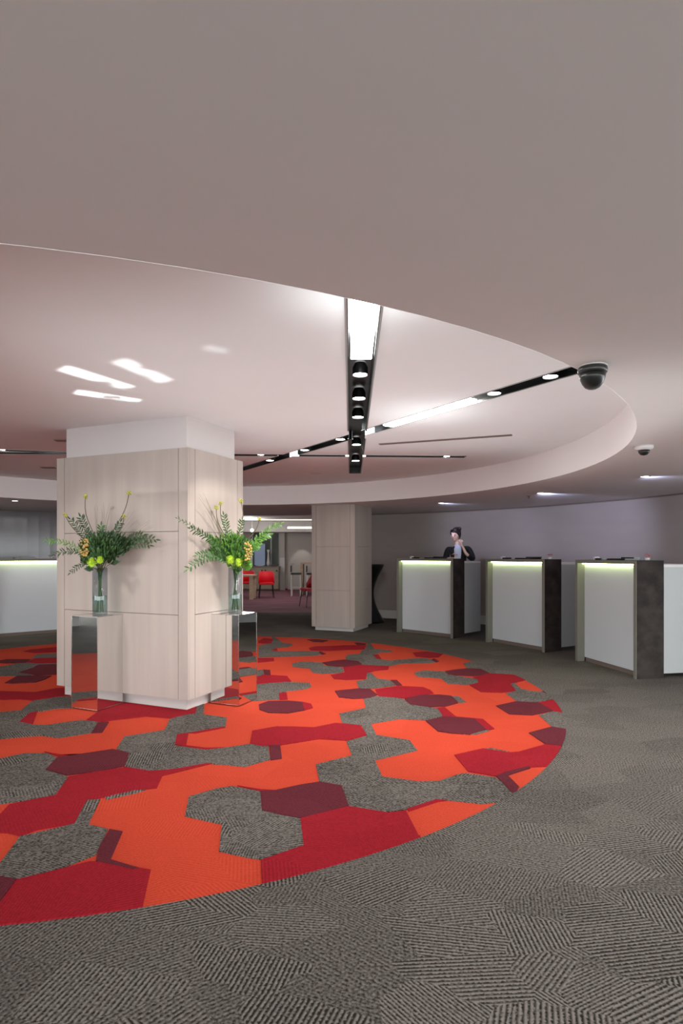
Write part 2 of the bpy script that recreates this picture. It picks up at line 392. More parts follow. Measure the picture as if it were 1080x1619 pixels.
def hexa(cx, cy, r, a=.35, sx=1.35):
    return [(cx+r*sx*math.cos(a+k*PI/3)*math.cos(.2)-r*math.sin(a+k*PI/3)*.2, cy+r*math.sin(a+k*PI/3)) for k in range(6)]
for (x, y, r, c) in [(-2.2, 6.6, .3, 'g'), (-1.8, 6.9, .3, 'g'), (-2.6, 7.2, .3, 'c'), (-1.5, 7.6, .28, 'm'), (-2.9, 8.0, .3, 'g'), (-2.3, 8.2, .3, 'c'),
                     (-2.9, 8.9, .28, 'm'), (-1.7, 8.6, .3, 'g'), (-2.4, 9.3, .3, 'g'), (-1.9, 9.7, .25, 'c'), (-3.7, 7.5, .3, 'g'), (-3.4, 6.9, .25, 'm'),
                     (-4.4, 6.4, .3, 'g'), (-4.6, 5.8, .3, 'c'), (-3.9, 5.0, .28, 'm'), (-4.7, 4.9, .3, 'g'), (-3.5, 4.1, .3, 'c'), (-4.1, 3.9, .3, 'g'),
                     (-3.0, 3.2, .28, 'c'), (-3.2, 2.9, .25, 'g'), (-5.3, 6.8, .28, 'g'), (-5.1, 5.4, .25, 'm'), (-4.9, 7.5, .25, 'c'), (-2.45, 2.95, .25, 'g')]:
    if abs(x)*FPX/y < 545 and x > -3.3*y/6 and y < 5: continue
    lay(hexa(x, y, r), COLS[c], LV[c])

# ------------------------------------------------------------------ setting: ceilings
NR = 128
def outer_r(a): return 7.22 if math.sin(a) > -.1 else 7.22+6*min(1, (-math.sin(a)-.1)*3)*(.7-.4*max(0, math.cos(a)))
bm = bmesh.new()
ai = [bm.verts.new((RX+RR*math.cos(2*PI*k/NR), RY+RR*math.sin(2*PI*k/NR), ZL)) for k in range(NR)]
ao = [bm.verts.new((RX+(7.5 if .2 < 2*PI*k/NR < 1.08 or 1.95 < 2*PI*k/NR < 3.0 else outer_r(2*PI*k/NR)+.2)*math.cos(2*PI*k/NR), RY+(7.5 if .2 < 2*PI*k/NR < 1.08 or 1.95 < 2*PI*k/NR < 3.0 else outer_r(2*PI*k/NR)+.2)*math.sin(2*PI*k/NR), ZL)) for k in range(NR)]
at = [bm.verts.new((v.co.x, v.co.y, ZL+.5)) for v in ao]
for k in range(NR):
    j = (k+1) % NR
    bm.faces.new((ai[k], ai[j], ao[j], ao[k])); bm.faces.new((ao[k], ao[j], at[j], at[k]))
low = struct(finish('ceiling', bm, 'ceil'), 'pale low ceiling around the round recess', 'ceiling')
# vertical face of the recess and the raised ceiling disc with slots for the lighting channels
bm = bmesh.new()
r0 = [bm.verts.new((RX+RR*math.cos(2*PI*k/NR), RY+RR*math.sin(2*PI*k/NR), ZL-.001)) for k in range(NR)]
r1 = [bm.verts.new((v.co.x, v.co.y, ZH)) for v in r0]
r2 = [bm.verts.new((RX+(RR+.03)*math.cos(2*PI*k/NR), RY+(RR+.03)*math.sin(2*PI*k/NR), ZH)) for k in range(NR)]
r3 = [bm.verts.new((v.co.x, v.co.y, ZL-.001)) for v in r2]
for k in range(NR):
    j = (k+1) % NR
    for a, b in ((r0, r1),): bm.faces.new((a[k], a[j], b[j], b[k]))
struct(finish('trim_1', bm, 'ceil', smooth=True), 'curved vertical face of the round ceiling recess', 'ceiling edge')
TRK = {  # name: start, end, width
 1: ((.095, 1.95), (.20, 8.86), .165), 2: ((1.56, 3.86), (-1.75, 8.94), .15), 3: ((-4.4, 7.06), (1.53, 7.36), .11), 4: ((-4.9, 6.62), (-2.75, 7.22), .10)}
def frame_mx(a, b):
    a = Vector((*a, 0)); b = Vector((*b, 0)); d = b-a
    return Matrix.Translation(a) @ Matrix.Rotation(math.atan2(d.y, d.x), 4, 'Z'), d.length
from mathutils.geometry import delaunay_2d_cdt
pv = [Vector((RX+(RR+.03)*math.cos(2*PI*k/NR), RY+(RR+.03)*math.sin(2*PI*k/NR))) for k in range(NR)]
pe = [(k, (k+1) % NR) for k in range(NR)]; slots = []
for i, (a, b, wd) in TRK.items():
    mx, L = frame_mx(a, b); j = len(pv)
    pv += [(mx @ Vector(q)).to_2d() for q in ((0, -wd/2, 0), (L, -wd/2, 0), (L, wd/2, 0), (0, wd/2, 0))]
    pe += [(j, j+1), (j+1, j+2), (j+2, j+3), (j+3, j)]; slots.append((mx.inverted(), L, wd/2))
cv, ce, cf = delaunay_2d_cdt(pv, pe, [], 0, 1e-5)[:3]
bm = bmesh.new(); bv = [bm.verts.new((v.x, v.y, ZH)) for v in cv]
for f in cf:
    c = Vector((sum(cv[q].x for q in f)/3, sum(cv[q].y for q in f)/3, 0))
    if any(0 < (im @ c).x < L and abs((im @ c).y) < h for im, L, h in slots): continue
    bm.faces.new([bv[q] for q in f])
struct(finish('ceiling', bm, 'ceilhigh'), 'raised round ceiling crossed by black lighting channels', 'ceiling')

def track(i, label, gaps, lit, spots):
    a, b, wd = TRK[i]; mx, L = frame_mx(a, b)
    t = thing('track_light', label, 'ceiling light', (*a, ZH), math.atan2(b[1]-a[1], b[0]-a[0]), )
    segs = []; s = 0
    for g0, g1 in gaps: segs.append((s, g0)); s = g1
    segs.append((s, L))
    bm = bmesh.new()
    for s0, s1 in segs:
        for sd in (-1, 1): box(bm, s0, s1, sd*wd/2-.004, sd*wd/2+.004, -.002, .09)
    box(bm, 0, L, -wd/2, wd/2, .085+.004*i, .087+.004*i)
    for e in (0, L): box(bm, e-.004, e+.004, -wd/2, wd/2, -.002, .09)
    finish('housing', bm, 'black', t)
    bm = bmesh.new()
    for s0, s1 in segs:
        for sd in (-1, 1): box(bm, s0, s1, sd*(wd/2+.008)-.005, sd*(wd/2+.008)+.005, -.004, .0)
    finish('trim', bm, 'steel', t)
    for s0, s1 in lit: tag(finish('diffuser', B(s0, s1, -wd/2+.018, wd/2-.018, -.010, .02, bev=.004), 'lamp', t), 'glowing white light panel')
    inv = mx.inverted()
    for (x, y) in spots:
        l = inv @ Vector((x, y, 0)); r = min(.052, wd*.36)
        bm = bmesh.new(); lathe(bm, [(r, .0), (r, .05), (r*.7, .08)], 20, (l.x, 0, 0), cap=False)
        s = finish('spotlight', bm, 'black', t, True)
        bm = bmesh.new(); lathe(bm, [(r*.88, .004), (r*.88, .008)], 20, (l.x, 0, 0)); finish('lens', bm, 'lamp', s)
def cross(i, j):                     # interval on track i where track j passes
    a, b, w1 = TRK[i]; c, d, w2 = TRK[j]
    m1, L = frame_mx(a, b); p = m1.inverted() @ Vector((*c, 0)); q = m1.inverted() @ Vector((*d, 0))
    s = p.y/(p.y-q.y); x = p.x+(q.x-p.x)*s; k = abs((q-p).normalized().y)
    h = (w2/2+.012)/max(k, .2); return (x-h-.03, x+h+.03)
track(1, 'wide black ceiling light channel running toward the back, with the brightest panel', sorted([cross(1, 2), cross(1, 3)]), [(.03, 1.72)], SPOTS1)
track(2, 'black diagonal ceiling light channel with a long glowing strip', sorted([cross(2, 1), cross(2, 3)]), [(.98, 2.06)], SPOTS2)
track(3, 'thin black ceiling light channel lying crosswise behind the pillar', sorted([cross(3, 2), cross(3, 1)]), [], [(1.3, 7.35), (-.98, 7.235), (-2.2, 7.17)])
track(4, 'short black ceiling light channel left of the pillar with one bright spot', [], [], [(-3.93, 6.89), (-3.2, 7.09)])

# slot diffusers and small ceiling vents
def ceiling_vent(a, b, wd, label):
    mx, L = frame_mx(a, b); t = thing('ceiling_vent', label, 'vent', (*a, ZH), math.atan2(b[1]-a[1], b[0]-a[0]))
    bm = bmesh.new()
    for sd in (-1, 1): box(bm, 0, L, sd*wd/2-.006, sd*wd/2+.006, -.005, .0)
    for e in (0, L): box(bm, e-.006, e+.006, -wd/2, wd/2, -.005, 0)
    finish('frame', bm, 'vent', t); finish('slot', B(.006, L-.006, -wd/2+.006, wd/2-.006, -.003, -.0005), 'seam', t)
    finish('blade', B(.01, L-.01, -.003, .003, -.006, -.002), 'vent', t)
ceiling_vent((.42, 6.52), (1.72, 6.02), .06, 'long brown slot vent in the raised ceiling behind the diagonal channel')
ceiling_vent((-4.16, 8.26), (-3.98, 8.28), .1, 'short dark ceiling vent left of the pillar near the recess edge')
ceiling_vent((-3.03, 6.31), (-2.75, 6.33), .08, 'small ceiling vent close to the pillar head on its left')
bm = bmesh.new(); lathe(bm, [(.10, -.004), (.10, 0)], 28, (-.38, 8.85, ZH)); tag(finish('ceiling_speaker', bm, 'ceil'), 'flush round white speaker grille near the far edge of the recess', 'speaker')

# downlights
def downlight(x, y, z, label, watts=0, col=(1, .95, .9), r=.045, target=None, deg=70, grp=None):
    t = thing('downlight', label, 'downlight', (x, y, z), 0, grp)
    bm = bmesh.new(); lathe(bm, [(r*1.35, 0), (r*1.35, -.006), (r, -.006), (r*.95, -.0015)], 24, cap=False); finish('trim_ring', bm, 'white', t, True)
    bm = bmesh.new(); lathe(bm, [(r*.98, -.002), (r*.98, -.004)], 20); finish('lens', bm, 'lampdim', t)
    if watts: lamp('downlight_lamp', 'SPOT', (x, y, z-.02), target or (x, y, 0), watts, col, deg, .8, .04)
BL = (.62, .68, 1.0)
downlight(1.70, 10.15, ZL, 'small round downlight above the pod with the person', 45, BL, target=(2.9, 11.6, 1.7), deg=85)
downlight(2.85, 8.52, ZL, 'small round downlight above the middle right pod', 95, BL, target=(4.1, 9.9, 1.75), deg=85)
downlight(3.43, 6.73, ZL, 'small round downlight above the nearest right pod', 26, BL, target=(4.8, 7.6, 1.5), deg=120)
downlight(-5.35, 9.75, ZL, 'small round downlight above the left pod', 18, (.9, .9, 1), target=(-5.8, 10.4, 1.4), deg=110)
downlight(3.6, 3.6, ZL, 'unseen downlight added in the low ceiling right of the frame', 60, (1, .95, .9), deg=140)  # out-of-view downlights, added to brighten the grey floor and its bounce
downlight(3.9, 1.2, ZL, 'unseen downlight added in the low ceiling right beside the camera', 60, (1, .95, .9), deg=140)
downlight(1.2, .6, ZL, 'unseen downlight added in the low ceiling above the camera', 40, (1, .95, .9), deg=140)
bm = bmesh.new(); lathe(bm, [(.03, 0), (.03, -.006), (.008, -.012), (.008, -.035), (.02, -.038)], 14, (2.82, 8.95, ZL))
tag(finish('sprinkler', bm, 'seam', smooth=True), 'tiny sprinkler head in the low ceiling above the middle right pod', 'sprinkler')

# security cameras
t = thing('security_camera', 'large black dome security camera at the recess edge', 'security camera', (1.185, 2.81, ZL))
bm = bmesh.new(); lathe(bm, [(.066, 0), (.066, -.004), (.06, -.006)], 36, cap=True); finish('mount', bm, 'white', t, True)
bm = bmesh.new(); lathe(bm, [(.064, -.005), (.067, -.016), (.0655, -.030), (.062, -.034)], 36); finish('casing', bm, 'domegrey', t, True)
bm = bmesh.new(); lathe(bm, [(.061, -.033), (.056, -.058), (.046, -.082), (.033, -.099), (.018, -.107), (.002, -.109)], 36); finish('dome', bm, 'domeblack', t, True)
t = thing('security_camera', 'small white security camera with dark dome near the right edge', 'security camera', (2.47, 4.86, ZL))
bm = bmesh.new(); lathe(bm, [(.072, 0), (.072, -.018), (.055, -.034), (.046, -.036)], 32); finish('casing', bm, 'white', t, True)
bm = bmesh.new(); lathe(bm, [(.044, -.035), (.040, -.055), (.026, -.072), (.003, -.078)], 28); finish('dome', bm, 'domeblack', t, True)

# ------------------------------------------------------------------ setting: curved walls
def arc_wall(name, a0, a1, z0, z1, r0, r1, m, n=48, label=None, cat=None):
    bm = bmesh.new(); P = []
    for k in range(n+1):
        a = a0+(a1-a0)*k/n
        P.append([bm.verts.new((RX+r*math.cos(a), RY+r*math.sin(a), z)) for r, z in ((r0, z0), (r0, z1), (r1, z1), (r1, z0))])
    for k in range(n):
        for q in range(4): bm.faces.new((P[k][q], P[k][(q+1) % 4], P[k+1][(q+1) % 4], P[k+1][q]))
    bm.faces.new(P[0]); bm.faces.new(P[-1])
    return struct(finish(name, bm, m, smooth=False), label, cat)
A_R0, A_R1 = math.radians(-4), math.atan2(12.85-RY, .56-RX)
A_L0, A_L1 = math.radians(100), math.radians(205)
arc_wall('wall_right', A_R0, A_R1, 0, ZL-.025, WR, WR+.15, 'wall', 64, 'curved mauve-grey wall behind the right pods', 'wall')
arc_wall('wall_left', A_L0, A_L1, 0, ZL-.025, WR, WR+.15, 'wallgloss', 64, 'curved glossy grey wall behind the left pod', 'wall')
arc_wall('trim_2', A_R0, A_R1, ZL-.025, ZL, WR+.03, WR+.15, 'seam', 64, 'dark shadow gap along the top of the right wall', 'shadow gap')
arc_wall('trim_3', A_L0, A_L1, ZL-.025, ZL, WR+.03, WR+.15, 'seam', 64, 'dark shadow gap along the top of the left wall', 'shadow gap')
arc_wall('baseboard_right', A_R0, A_R1, .0, .17, WR-.018, WR, 'white', 64, 'pale baseboard of the curved right wall', 'baseboard')
arc_wall('baseboard_left', A_L0, A_L1, .0, .17, WR-.018, WR, 'white', 64, 'pale baseboard of the curved left wall', 'baseboard')

# ------------------------------------------------------------------ room beyond
FZ = HC+1.27
struct(finish('ceiling', B(-12, 8, 13.0, 24.2, FZ, FZ+.1), 'ceil'), 'pale ceiling of the room beyond', 'ceiling')
struct(finish('wall_far_left', B(-7.1, -7, 13.2, 24, 0, FZ), 'wall'), 'side wall of the room beyond, left', 'wall')
struct(finish('wall_far_right', B(2.5, 2.6, 13.2, 24, 0, FZ), 'wall'), 'side wall of the room beyond, right', 'wall')
bm = bmesh.new(); box(bm, -7, -3.5, 23, 23.15, 0, FZ); box(bm, -3.5, -2.36, 23, 23.15, 0, .9); box(bm, -3.5, -2.36, 23, 23.15, 2.2, FZ); box(bm, -2.36, 2.5, 23, 23.15, 0, FZ)
struct(finish('wall_back', bm, 'greypaint'), 'grey-beige end wall of the room beyond', 'wall')
struct(finish('trim_4', B(-7, 2.5, 22.35, 22.98, 2.22, FZ), 'ceil'), 'bulkhead across the end of the room beyond', 'bulkhead')
struct(finish('baseboard_back', B(-7, 2.5, 22.975, 23, 0, .06), 'darkred'), 'dark skirting of the end wall', 'baseboard')
t = thing('linear_light', 'long bright light line across the ceiling of the room beyond', 'ceiling light', (-2.4, 20.9, FZ))
finish('housing', B(-2.5, 2.5, -.14, .14, -.03, 0), 'white', t); finish('diffuser', B(-2.48, 2.48, -.12, .12, -.036, -.031), 'lampfar', t)
t = thing('linear_light', 'second light line below the far bulkhead, right of the white column', 'ceiling light', (-1.3, 22.3, 2.37))
finish('housing', B(-.75, 1, -.02, .05, -.045, .045), 'white', t); finish('diffuser', B(-.72, .98, -.026, -.021, -.035, .035), 'lampfar', t)
downlight(-2.15, 18.4, FZ, 'round downlight in front of the light line of the room beyond', 20, (1, .95, .88), .07, deg=120)
t = thing('pendant_lamp', 'small white glowing pendant above the far sideboard', 'pendant lamp', (-3.22, 21.4, 0))
bm = bmesh.new(); tube(bm, [(0, 0, FZ), (0, 0, 2.28)], .008); finish('cord', bm, 'white', t)
bm = bmesh.new(); ball(bm, (0, 0, 2.24), .06); finish('globe', bm, 'lampdim', t, True)
# door in the end wall
d = finish('door_1', B(-2.08, -1.0, 22.955, 22.985, .02, 2.16), 'greypaint'); struct(d, 'plain grey door in the end wall behind the bar table', 'door')
bm = bmesh.new(); tube(bm, [(-1.95, 22.95, 1.0), (-1.95, 22.90, 1.0), (-1.83, 22.90, 1.0)], .012); finish('handle', bm, 'steel', d)
# white column between glazing and door
t = thing('column', 'slim square column with a white lower half at the end wall', 'column', (-2.27, 22.9, 0))
finish('upper_shaft', B(-.09, .09, -.09, .09, 1.25, 2.22), 'greypaint', t); finish('lower_shaft', B(-.095, .095, -.095, .095, 0, 1.25), 'white', t)
# glazed opening above the sideboard
wn = finish('window_1', B(-3.5, -2.36, 23.02, 23.05, .9, 2.2), 'windowdark'); struct(wn, 'dark glazed panel above the far sideboard', 'window')
for x in (-3.44, -3.12, -2.72, -2.40): finish('mullion', B(x-.025, x+.025, 22.98, 23.02, .9, 2.2), 'panelgrey', wn)
t = thing('blue_glass_panel', 'upright bluish glass panel standing on the sideboard', 'glass panel', (-3.12, 22.72, .93))
finish('pane', B(-.2, .2, -.01, .01, .03, .85), 'screenblue', t); finish('foot', B(-.14, .14, -.05, .05, 0, .03), 'steel', t)
def lathe_obj(name, prof, m, loc, label, cat, grp=None, n=20):
    bm = bmesh.new(); lathe(bm, prof, n); o = finish(name, bm, m, smooth=True); o.location = loc; return tag(o, label, cat, grp)
lathe_obj('vase', [(.05, 0), (.07, .1), (.04, .3), (.03, .5), (.06, .62)], 'white', (-2.78, 22.6, .93), 'tall curved white vase on the far sideboard, right', 'vase')
lathe_obj('vase', [(.04, 0), (.06, .12), (.035, .25), (.05, .42)], 'white', (-3.42, 22.6, .93), 'shorter white vase on the far sideboard, left', 'vase')
bm = bmesh.new(); lathe(bm, [(.1, 0), (.13, .03), (.12, .05)], 20); o = finish('tray', bm, 'seam', smooth=True); o.location = (-2.55, 22.55, .93); tag(o, 'low dark dish on the far sideboard beside the tall vase', 'dish')
t = thing('sideboard', 'long taupe sideboard with grey top against the end wall', 'sideboard', (-3.3, 22.62, 0))
finish('body', B(-1.3, .94, -.27, .27, .06, .9), 'taupe', t); finish('worktop', B(-1.33, .97, -.31, .29, .9, .93), 'counter', t); finish('plinth', B(-1.28, .92, -.24, .25, 0, .06), 'seam', t)
for k in range(4):
    x = -1.28+k*.555; dd = finish('door', B(x, x+.545, -.29, -.271, .08, .88), 'taupe', t)
    for s in (.06, .485): finish('knob', B(x+s-.025, x+s+.025, -.315, -.29, .74, .79), 'black', dd)
# dining tables and chairs beyond
t = thing('dining_table', 'oak dining table with slab legs in front of the far sideboard', 'table', (-3.15, 18.3, 0))
finish('tabletop', B(-.62, .5, -.4, .4, .70, .745), 'oak', t)
for x in (-.55, .42):
    for y in (-.37, .31): finish('leg', B(x-.05, x+.06, y, y+.06, 0, .70), 'oak', t)
def chair(x, y, rz, m, label):
    t = thing('dining_chair', label, 'chair', (x, y, 0), rz, 'red chairs in the room beyond')
    finish('seat', B(-.23, .23, -.22, .22, .42, .49, bev=.02), m, t)
    bm = bmesh.new(); n = 12; prev = None
    for k in range(n+1):                                   # wrap-round backrest
        a = PI*k/n; x0, y0 = .235*math.cos(a), -.02+.23*math.sin(a); h = .60+.24*min(1, math.sin(a)*1.8)
        ring = [bm.verts.new((x0*s, y0*s, z)) for s, z in ((1.08, .46), (1.08, h), (.94, h), (.94, .46))]
        if prev:
            for q in range(4): bm.faces.new((prev[q], prev[(q+1) % 4], ring[(q+1) % 4], ring[q]))
        else: bm.faces.new(ring)
        prev = ring
    bm.faces.new(prev); finish('backrest', bm, m, t, True)
    for sx in (-1, 1):
        for sy in (-1, 1):
            bm = bmesh.new(); tube(bm, [(sx*.19, sy*.17, .43), (sx*.23, sy*.23, 0)], [.016, .010]); finish('leg', bm, 'black', t)
    return t
chair(-2.36, 18.7, PI*.06, 'red', 'bright red tub chair with black legs right of the oak table')
chair(-3.05, 19.2, PI*.02, 'red', 'bright red tub chair behind the oak table, half hidden')
chair(-.80, 15.55, -PI*.35, 'darkred', 'dark red chair cut off by the rear pillar')
t = thing('bar_table', 'tall oak bar table half hidden by the rear pillar', 'table', (-.98, 20.6, 0))
finish('tabletop', B(-.42, .6, -.35, .35, 1.04, 1.09), 'oak', t)
for x in (-.38, .5): finish('leg', B(x-.05, x+.05, -.3, .3, 0, 1.04), 'oak', t)
def stool(x, y, label):
    t = thing('bar_stool', label, 'stool', (x, y, 0), 0, 'bar stools in the room beyond')
    finish('seat', B(-.17, .17, -.17, .17, .70, .76, bev=.015), 'black', t)
    finish('backrest', B(-.18, -.15, -.17, .17, .78, 1.0, bev=.01), 'black', t)
    for sx in (-1, 1):
        for sy in (-1, 1): finish('leg', B(sx*.15-.018, sx*.15+.018, sy*.15-.018, sy*.15+.018, 0, .70), 'white', t)
    finish('footrest', B(-.15, .15, -.165, -.14, .28, .31), 'white', t)
stool(-1.5, 19.7, 'white-legged bar stool with black seat left of the bar table')
stool(-.98, 19.6, 'white-legged bar stool with black seat in front of the bar table')

# ------------------------------------------------------------------ pillars
UA = math.radians(156.5)       # direction of the left face; the right face runs 90 degrees clockwise from it
def pillar(corner, lu, lv, ztop, zbot, zceil, label, joints, edge=.10, drum=.06):
    t = thing('pillar', label, 'pillar', (*corner, 0), UA)   # local +x along left face, local -y along the right face
    finish('plinth', B(.05, lu-.05, -lv+.05, -.05, 0, zbot), 'plinth', t)
    finish('core', B(.022, lu-.022, -lv+.022, -.022, zbot, ztop-.002), 'seam', t)
    if zceil > ztop+.01: finish('pillar_head', B(drum, lu-drum, -lv+drum, -drum, ztop-.01, zceil), 'headpaint', t)
    g = .0022; zs = [zbot]+joints+[ztop]
    def slab(f, s0, s1, z0, z1):
        if f == 0: a = (s0, s1, -.022, 0)
        elif f == 1: a = (0, .022, -s1, -s0)
        elif f == 2: a = (s0, s1, -lv, -lv+.022)
        else: a = (lu-.022, lu, -s1, -s0)
        finish('wood_panel', B(*a, z0, z1, bev=.0012), 'wood', t)
    for f in range(4):
        L = lu if f % 2 == 0 else lv; e0 = 0 if f % 2 == 0 else .0225
        slab(f, e0, edge-g, zbot, ztop); slab(f, L-edge+g, L-e0, zbot, ztop)
        for a, b in zip(zs, zs[1:]): slab(f, edge+g, L-edge-g, a+(g if a > zbot else 0), b-(g if b < ztop else 0))
    return t
# orientation: local +y should look toward the camera side
pillar((-1.318, 5.10), 1.545, .86, 2.275, .10, ZH+.001, 'large pale timber-clad pillar in front, between the two mirrored pedestals', [.83, 1.555])
pillar((.232, 10.40), .84, .84, ZL, .065, ZL, 'smaller pale timber-clad pillar at the back beside the pods', [.72, 1.5], edge=.09)

# black hourglass stand behind the rear pillar
bm = bmesh.new(); prof = []
for k in range(25):
    z = 1.165*k/24; prof.append((.36-.205*math.sin(PI*min(1, max(0, (z-.02)/1.12))), z))
lathe(bm, prof, 40); o = finish('hourglass_stand', bm, 'black', smooth=True); o.location = (.50, 12.0, 0); tag(o, 'black waisted stand half hidden behind the rear pillar', 'stand')

# ------------------------------------------------------------------ mirrored pedestals and vases
def pedestal(front, label):
    t = thing('mirrored_pedestal', label, 'pedestal', (*front, .0085), UA, 'mirrored pedestals')
    s, h = .30, .807
    finish('core', B(.004, s-.004, -s+.004, -.004, .004, h-.004), 'seam', t)
    for a in ((0, s, -.0038, 0), (0, s, -s, -s+.0038), (0, .0038, -s+.004, -.004), (s-.0038, s, -s+.004, -.004)):
        tag(finish('mirror_panel', B(*a, .004, h-.0045), 'mirror', t), 'polished mirror side panel')
    tag(finish('mirror_top', B(0, s, -s, 0, h-.004, h), 'mirror', t), 'polished mirror top')
    bm = bmesh.new()
    for x, y in ((0, 0), (s, 0), (0, -s), (s, -s)): box(bm, x-.0022, x+.0022, y-.0022, y+.0022, .003, h)
    for y in (0, -s): box(bm, 0, s, y-.002, y+.002, h-.003, h+.001); box(bm, 0, s, y-.002, y+.002, .0, .005)
    for x in (0, s): box(bm, x-.002, x+.002, -s, 0, h-.003, h+.001); box(bm, x-.002, x+.002, -s, 0, 0, .005)
    finish('edge_strip', bm, 'chromeedge', t)
pedestal((-2.099, 5.116), 'mirrored square pedestal left of the pillar corner, on the darker pillar face')
pedestal((-.913, 5.288), 'mirrored square pedestal right of the pillar corner, on the bright pillar face')
VH = .42
def vase(loc, label):
    t = thing('glass_vase', label, 'vase', loc)
    bm = bmesh.new(); lathe(bm, [(.001, .0), (.060, .0), (.063, .004), (.063, VH), (.060, VH)], 40, cap=False)
    finish('glass', bm, 'glass', t, True)
    bm = bmesh.new(); lathe(bm, [(.0575, .0255), (.0575, .17)], 32); finish('water', bm, 'water', t, False)
    bm = bmesh.new()
    for k in range(7):
        a = k*.9; tube(bm, [(.03*math.cos(a), .03*math.sin(a), .03), (-.02*math.cos(a), .02*math.sin(a), VH)], .0035, 5)
    finish('cut_stem', bm, 'leaf3', t)['kind'] = 'stuff'
V1 = Vector((-2.145, 5.285, .8175)); V2 = Vector((-.978, 5.478, .8175))
vase(V1, 'tall cylindrical glass vase on the left mirrored pedestal')
vase(V2, 'tall cylindrical glass vase on the right mirrored pedestal')

def leaf(bm, base, d, up, L, W, fold=.25):
    d = d.normalized(); s = d.cross(up)
    if s.length < .05: s = d.cross(Vector((1, .2, 0)))
    s.normalize(); n = s.cross(d)
    q = [base, base+d*L*.35+s*W*.5+n*W*fold*.5, base+d*L*.4, base+d*L*.35-s*W*.5+n*W*fold*.5,
         base+d*L*.72+s*W*.36+n*W*fold*.1, base+d*L*.75-n*W*.05, base+d*L*.72-s*W*.36+n*W*fold*.1, base+d*L-n*W*.3]
    v = [bm.verts.new(p) for p in q]
    for f in ((0, 1, 2), (0, 2, 3), (1, 4, 5, 2), (2, 5, 6, 3), (4, 7, 5), (5, 7, 6)): bm.faces.new([v[i] for i in f])
def bez(a, b, c, n):
    return [a*(1-t)**2+b*2*t*(1-t)+c*t*t for t in [k/n for k in range(n+1)]]
def rv(s=1): return Vector((random.uniform(-s, s), random.uniform(-s, s), random.uniform(-s, s)))
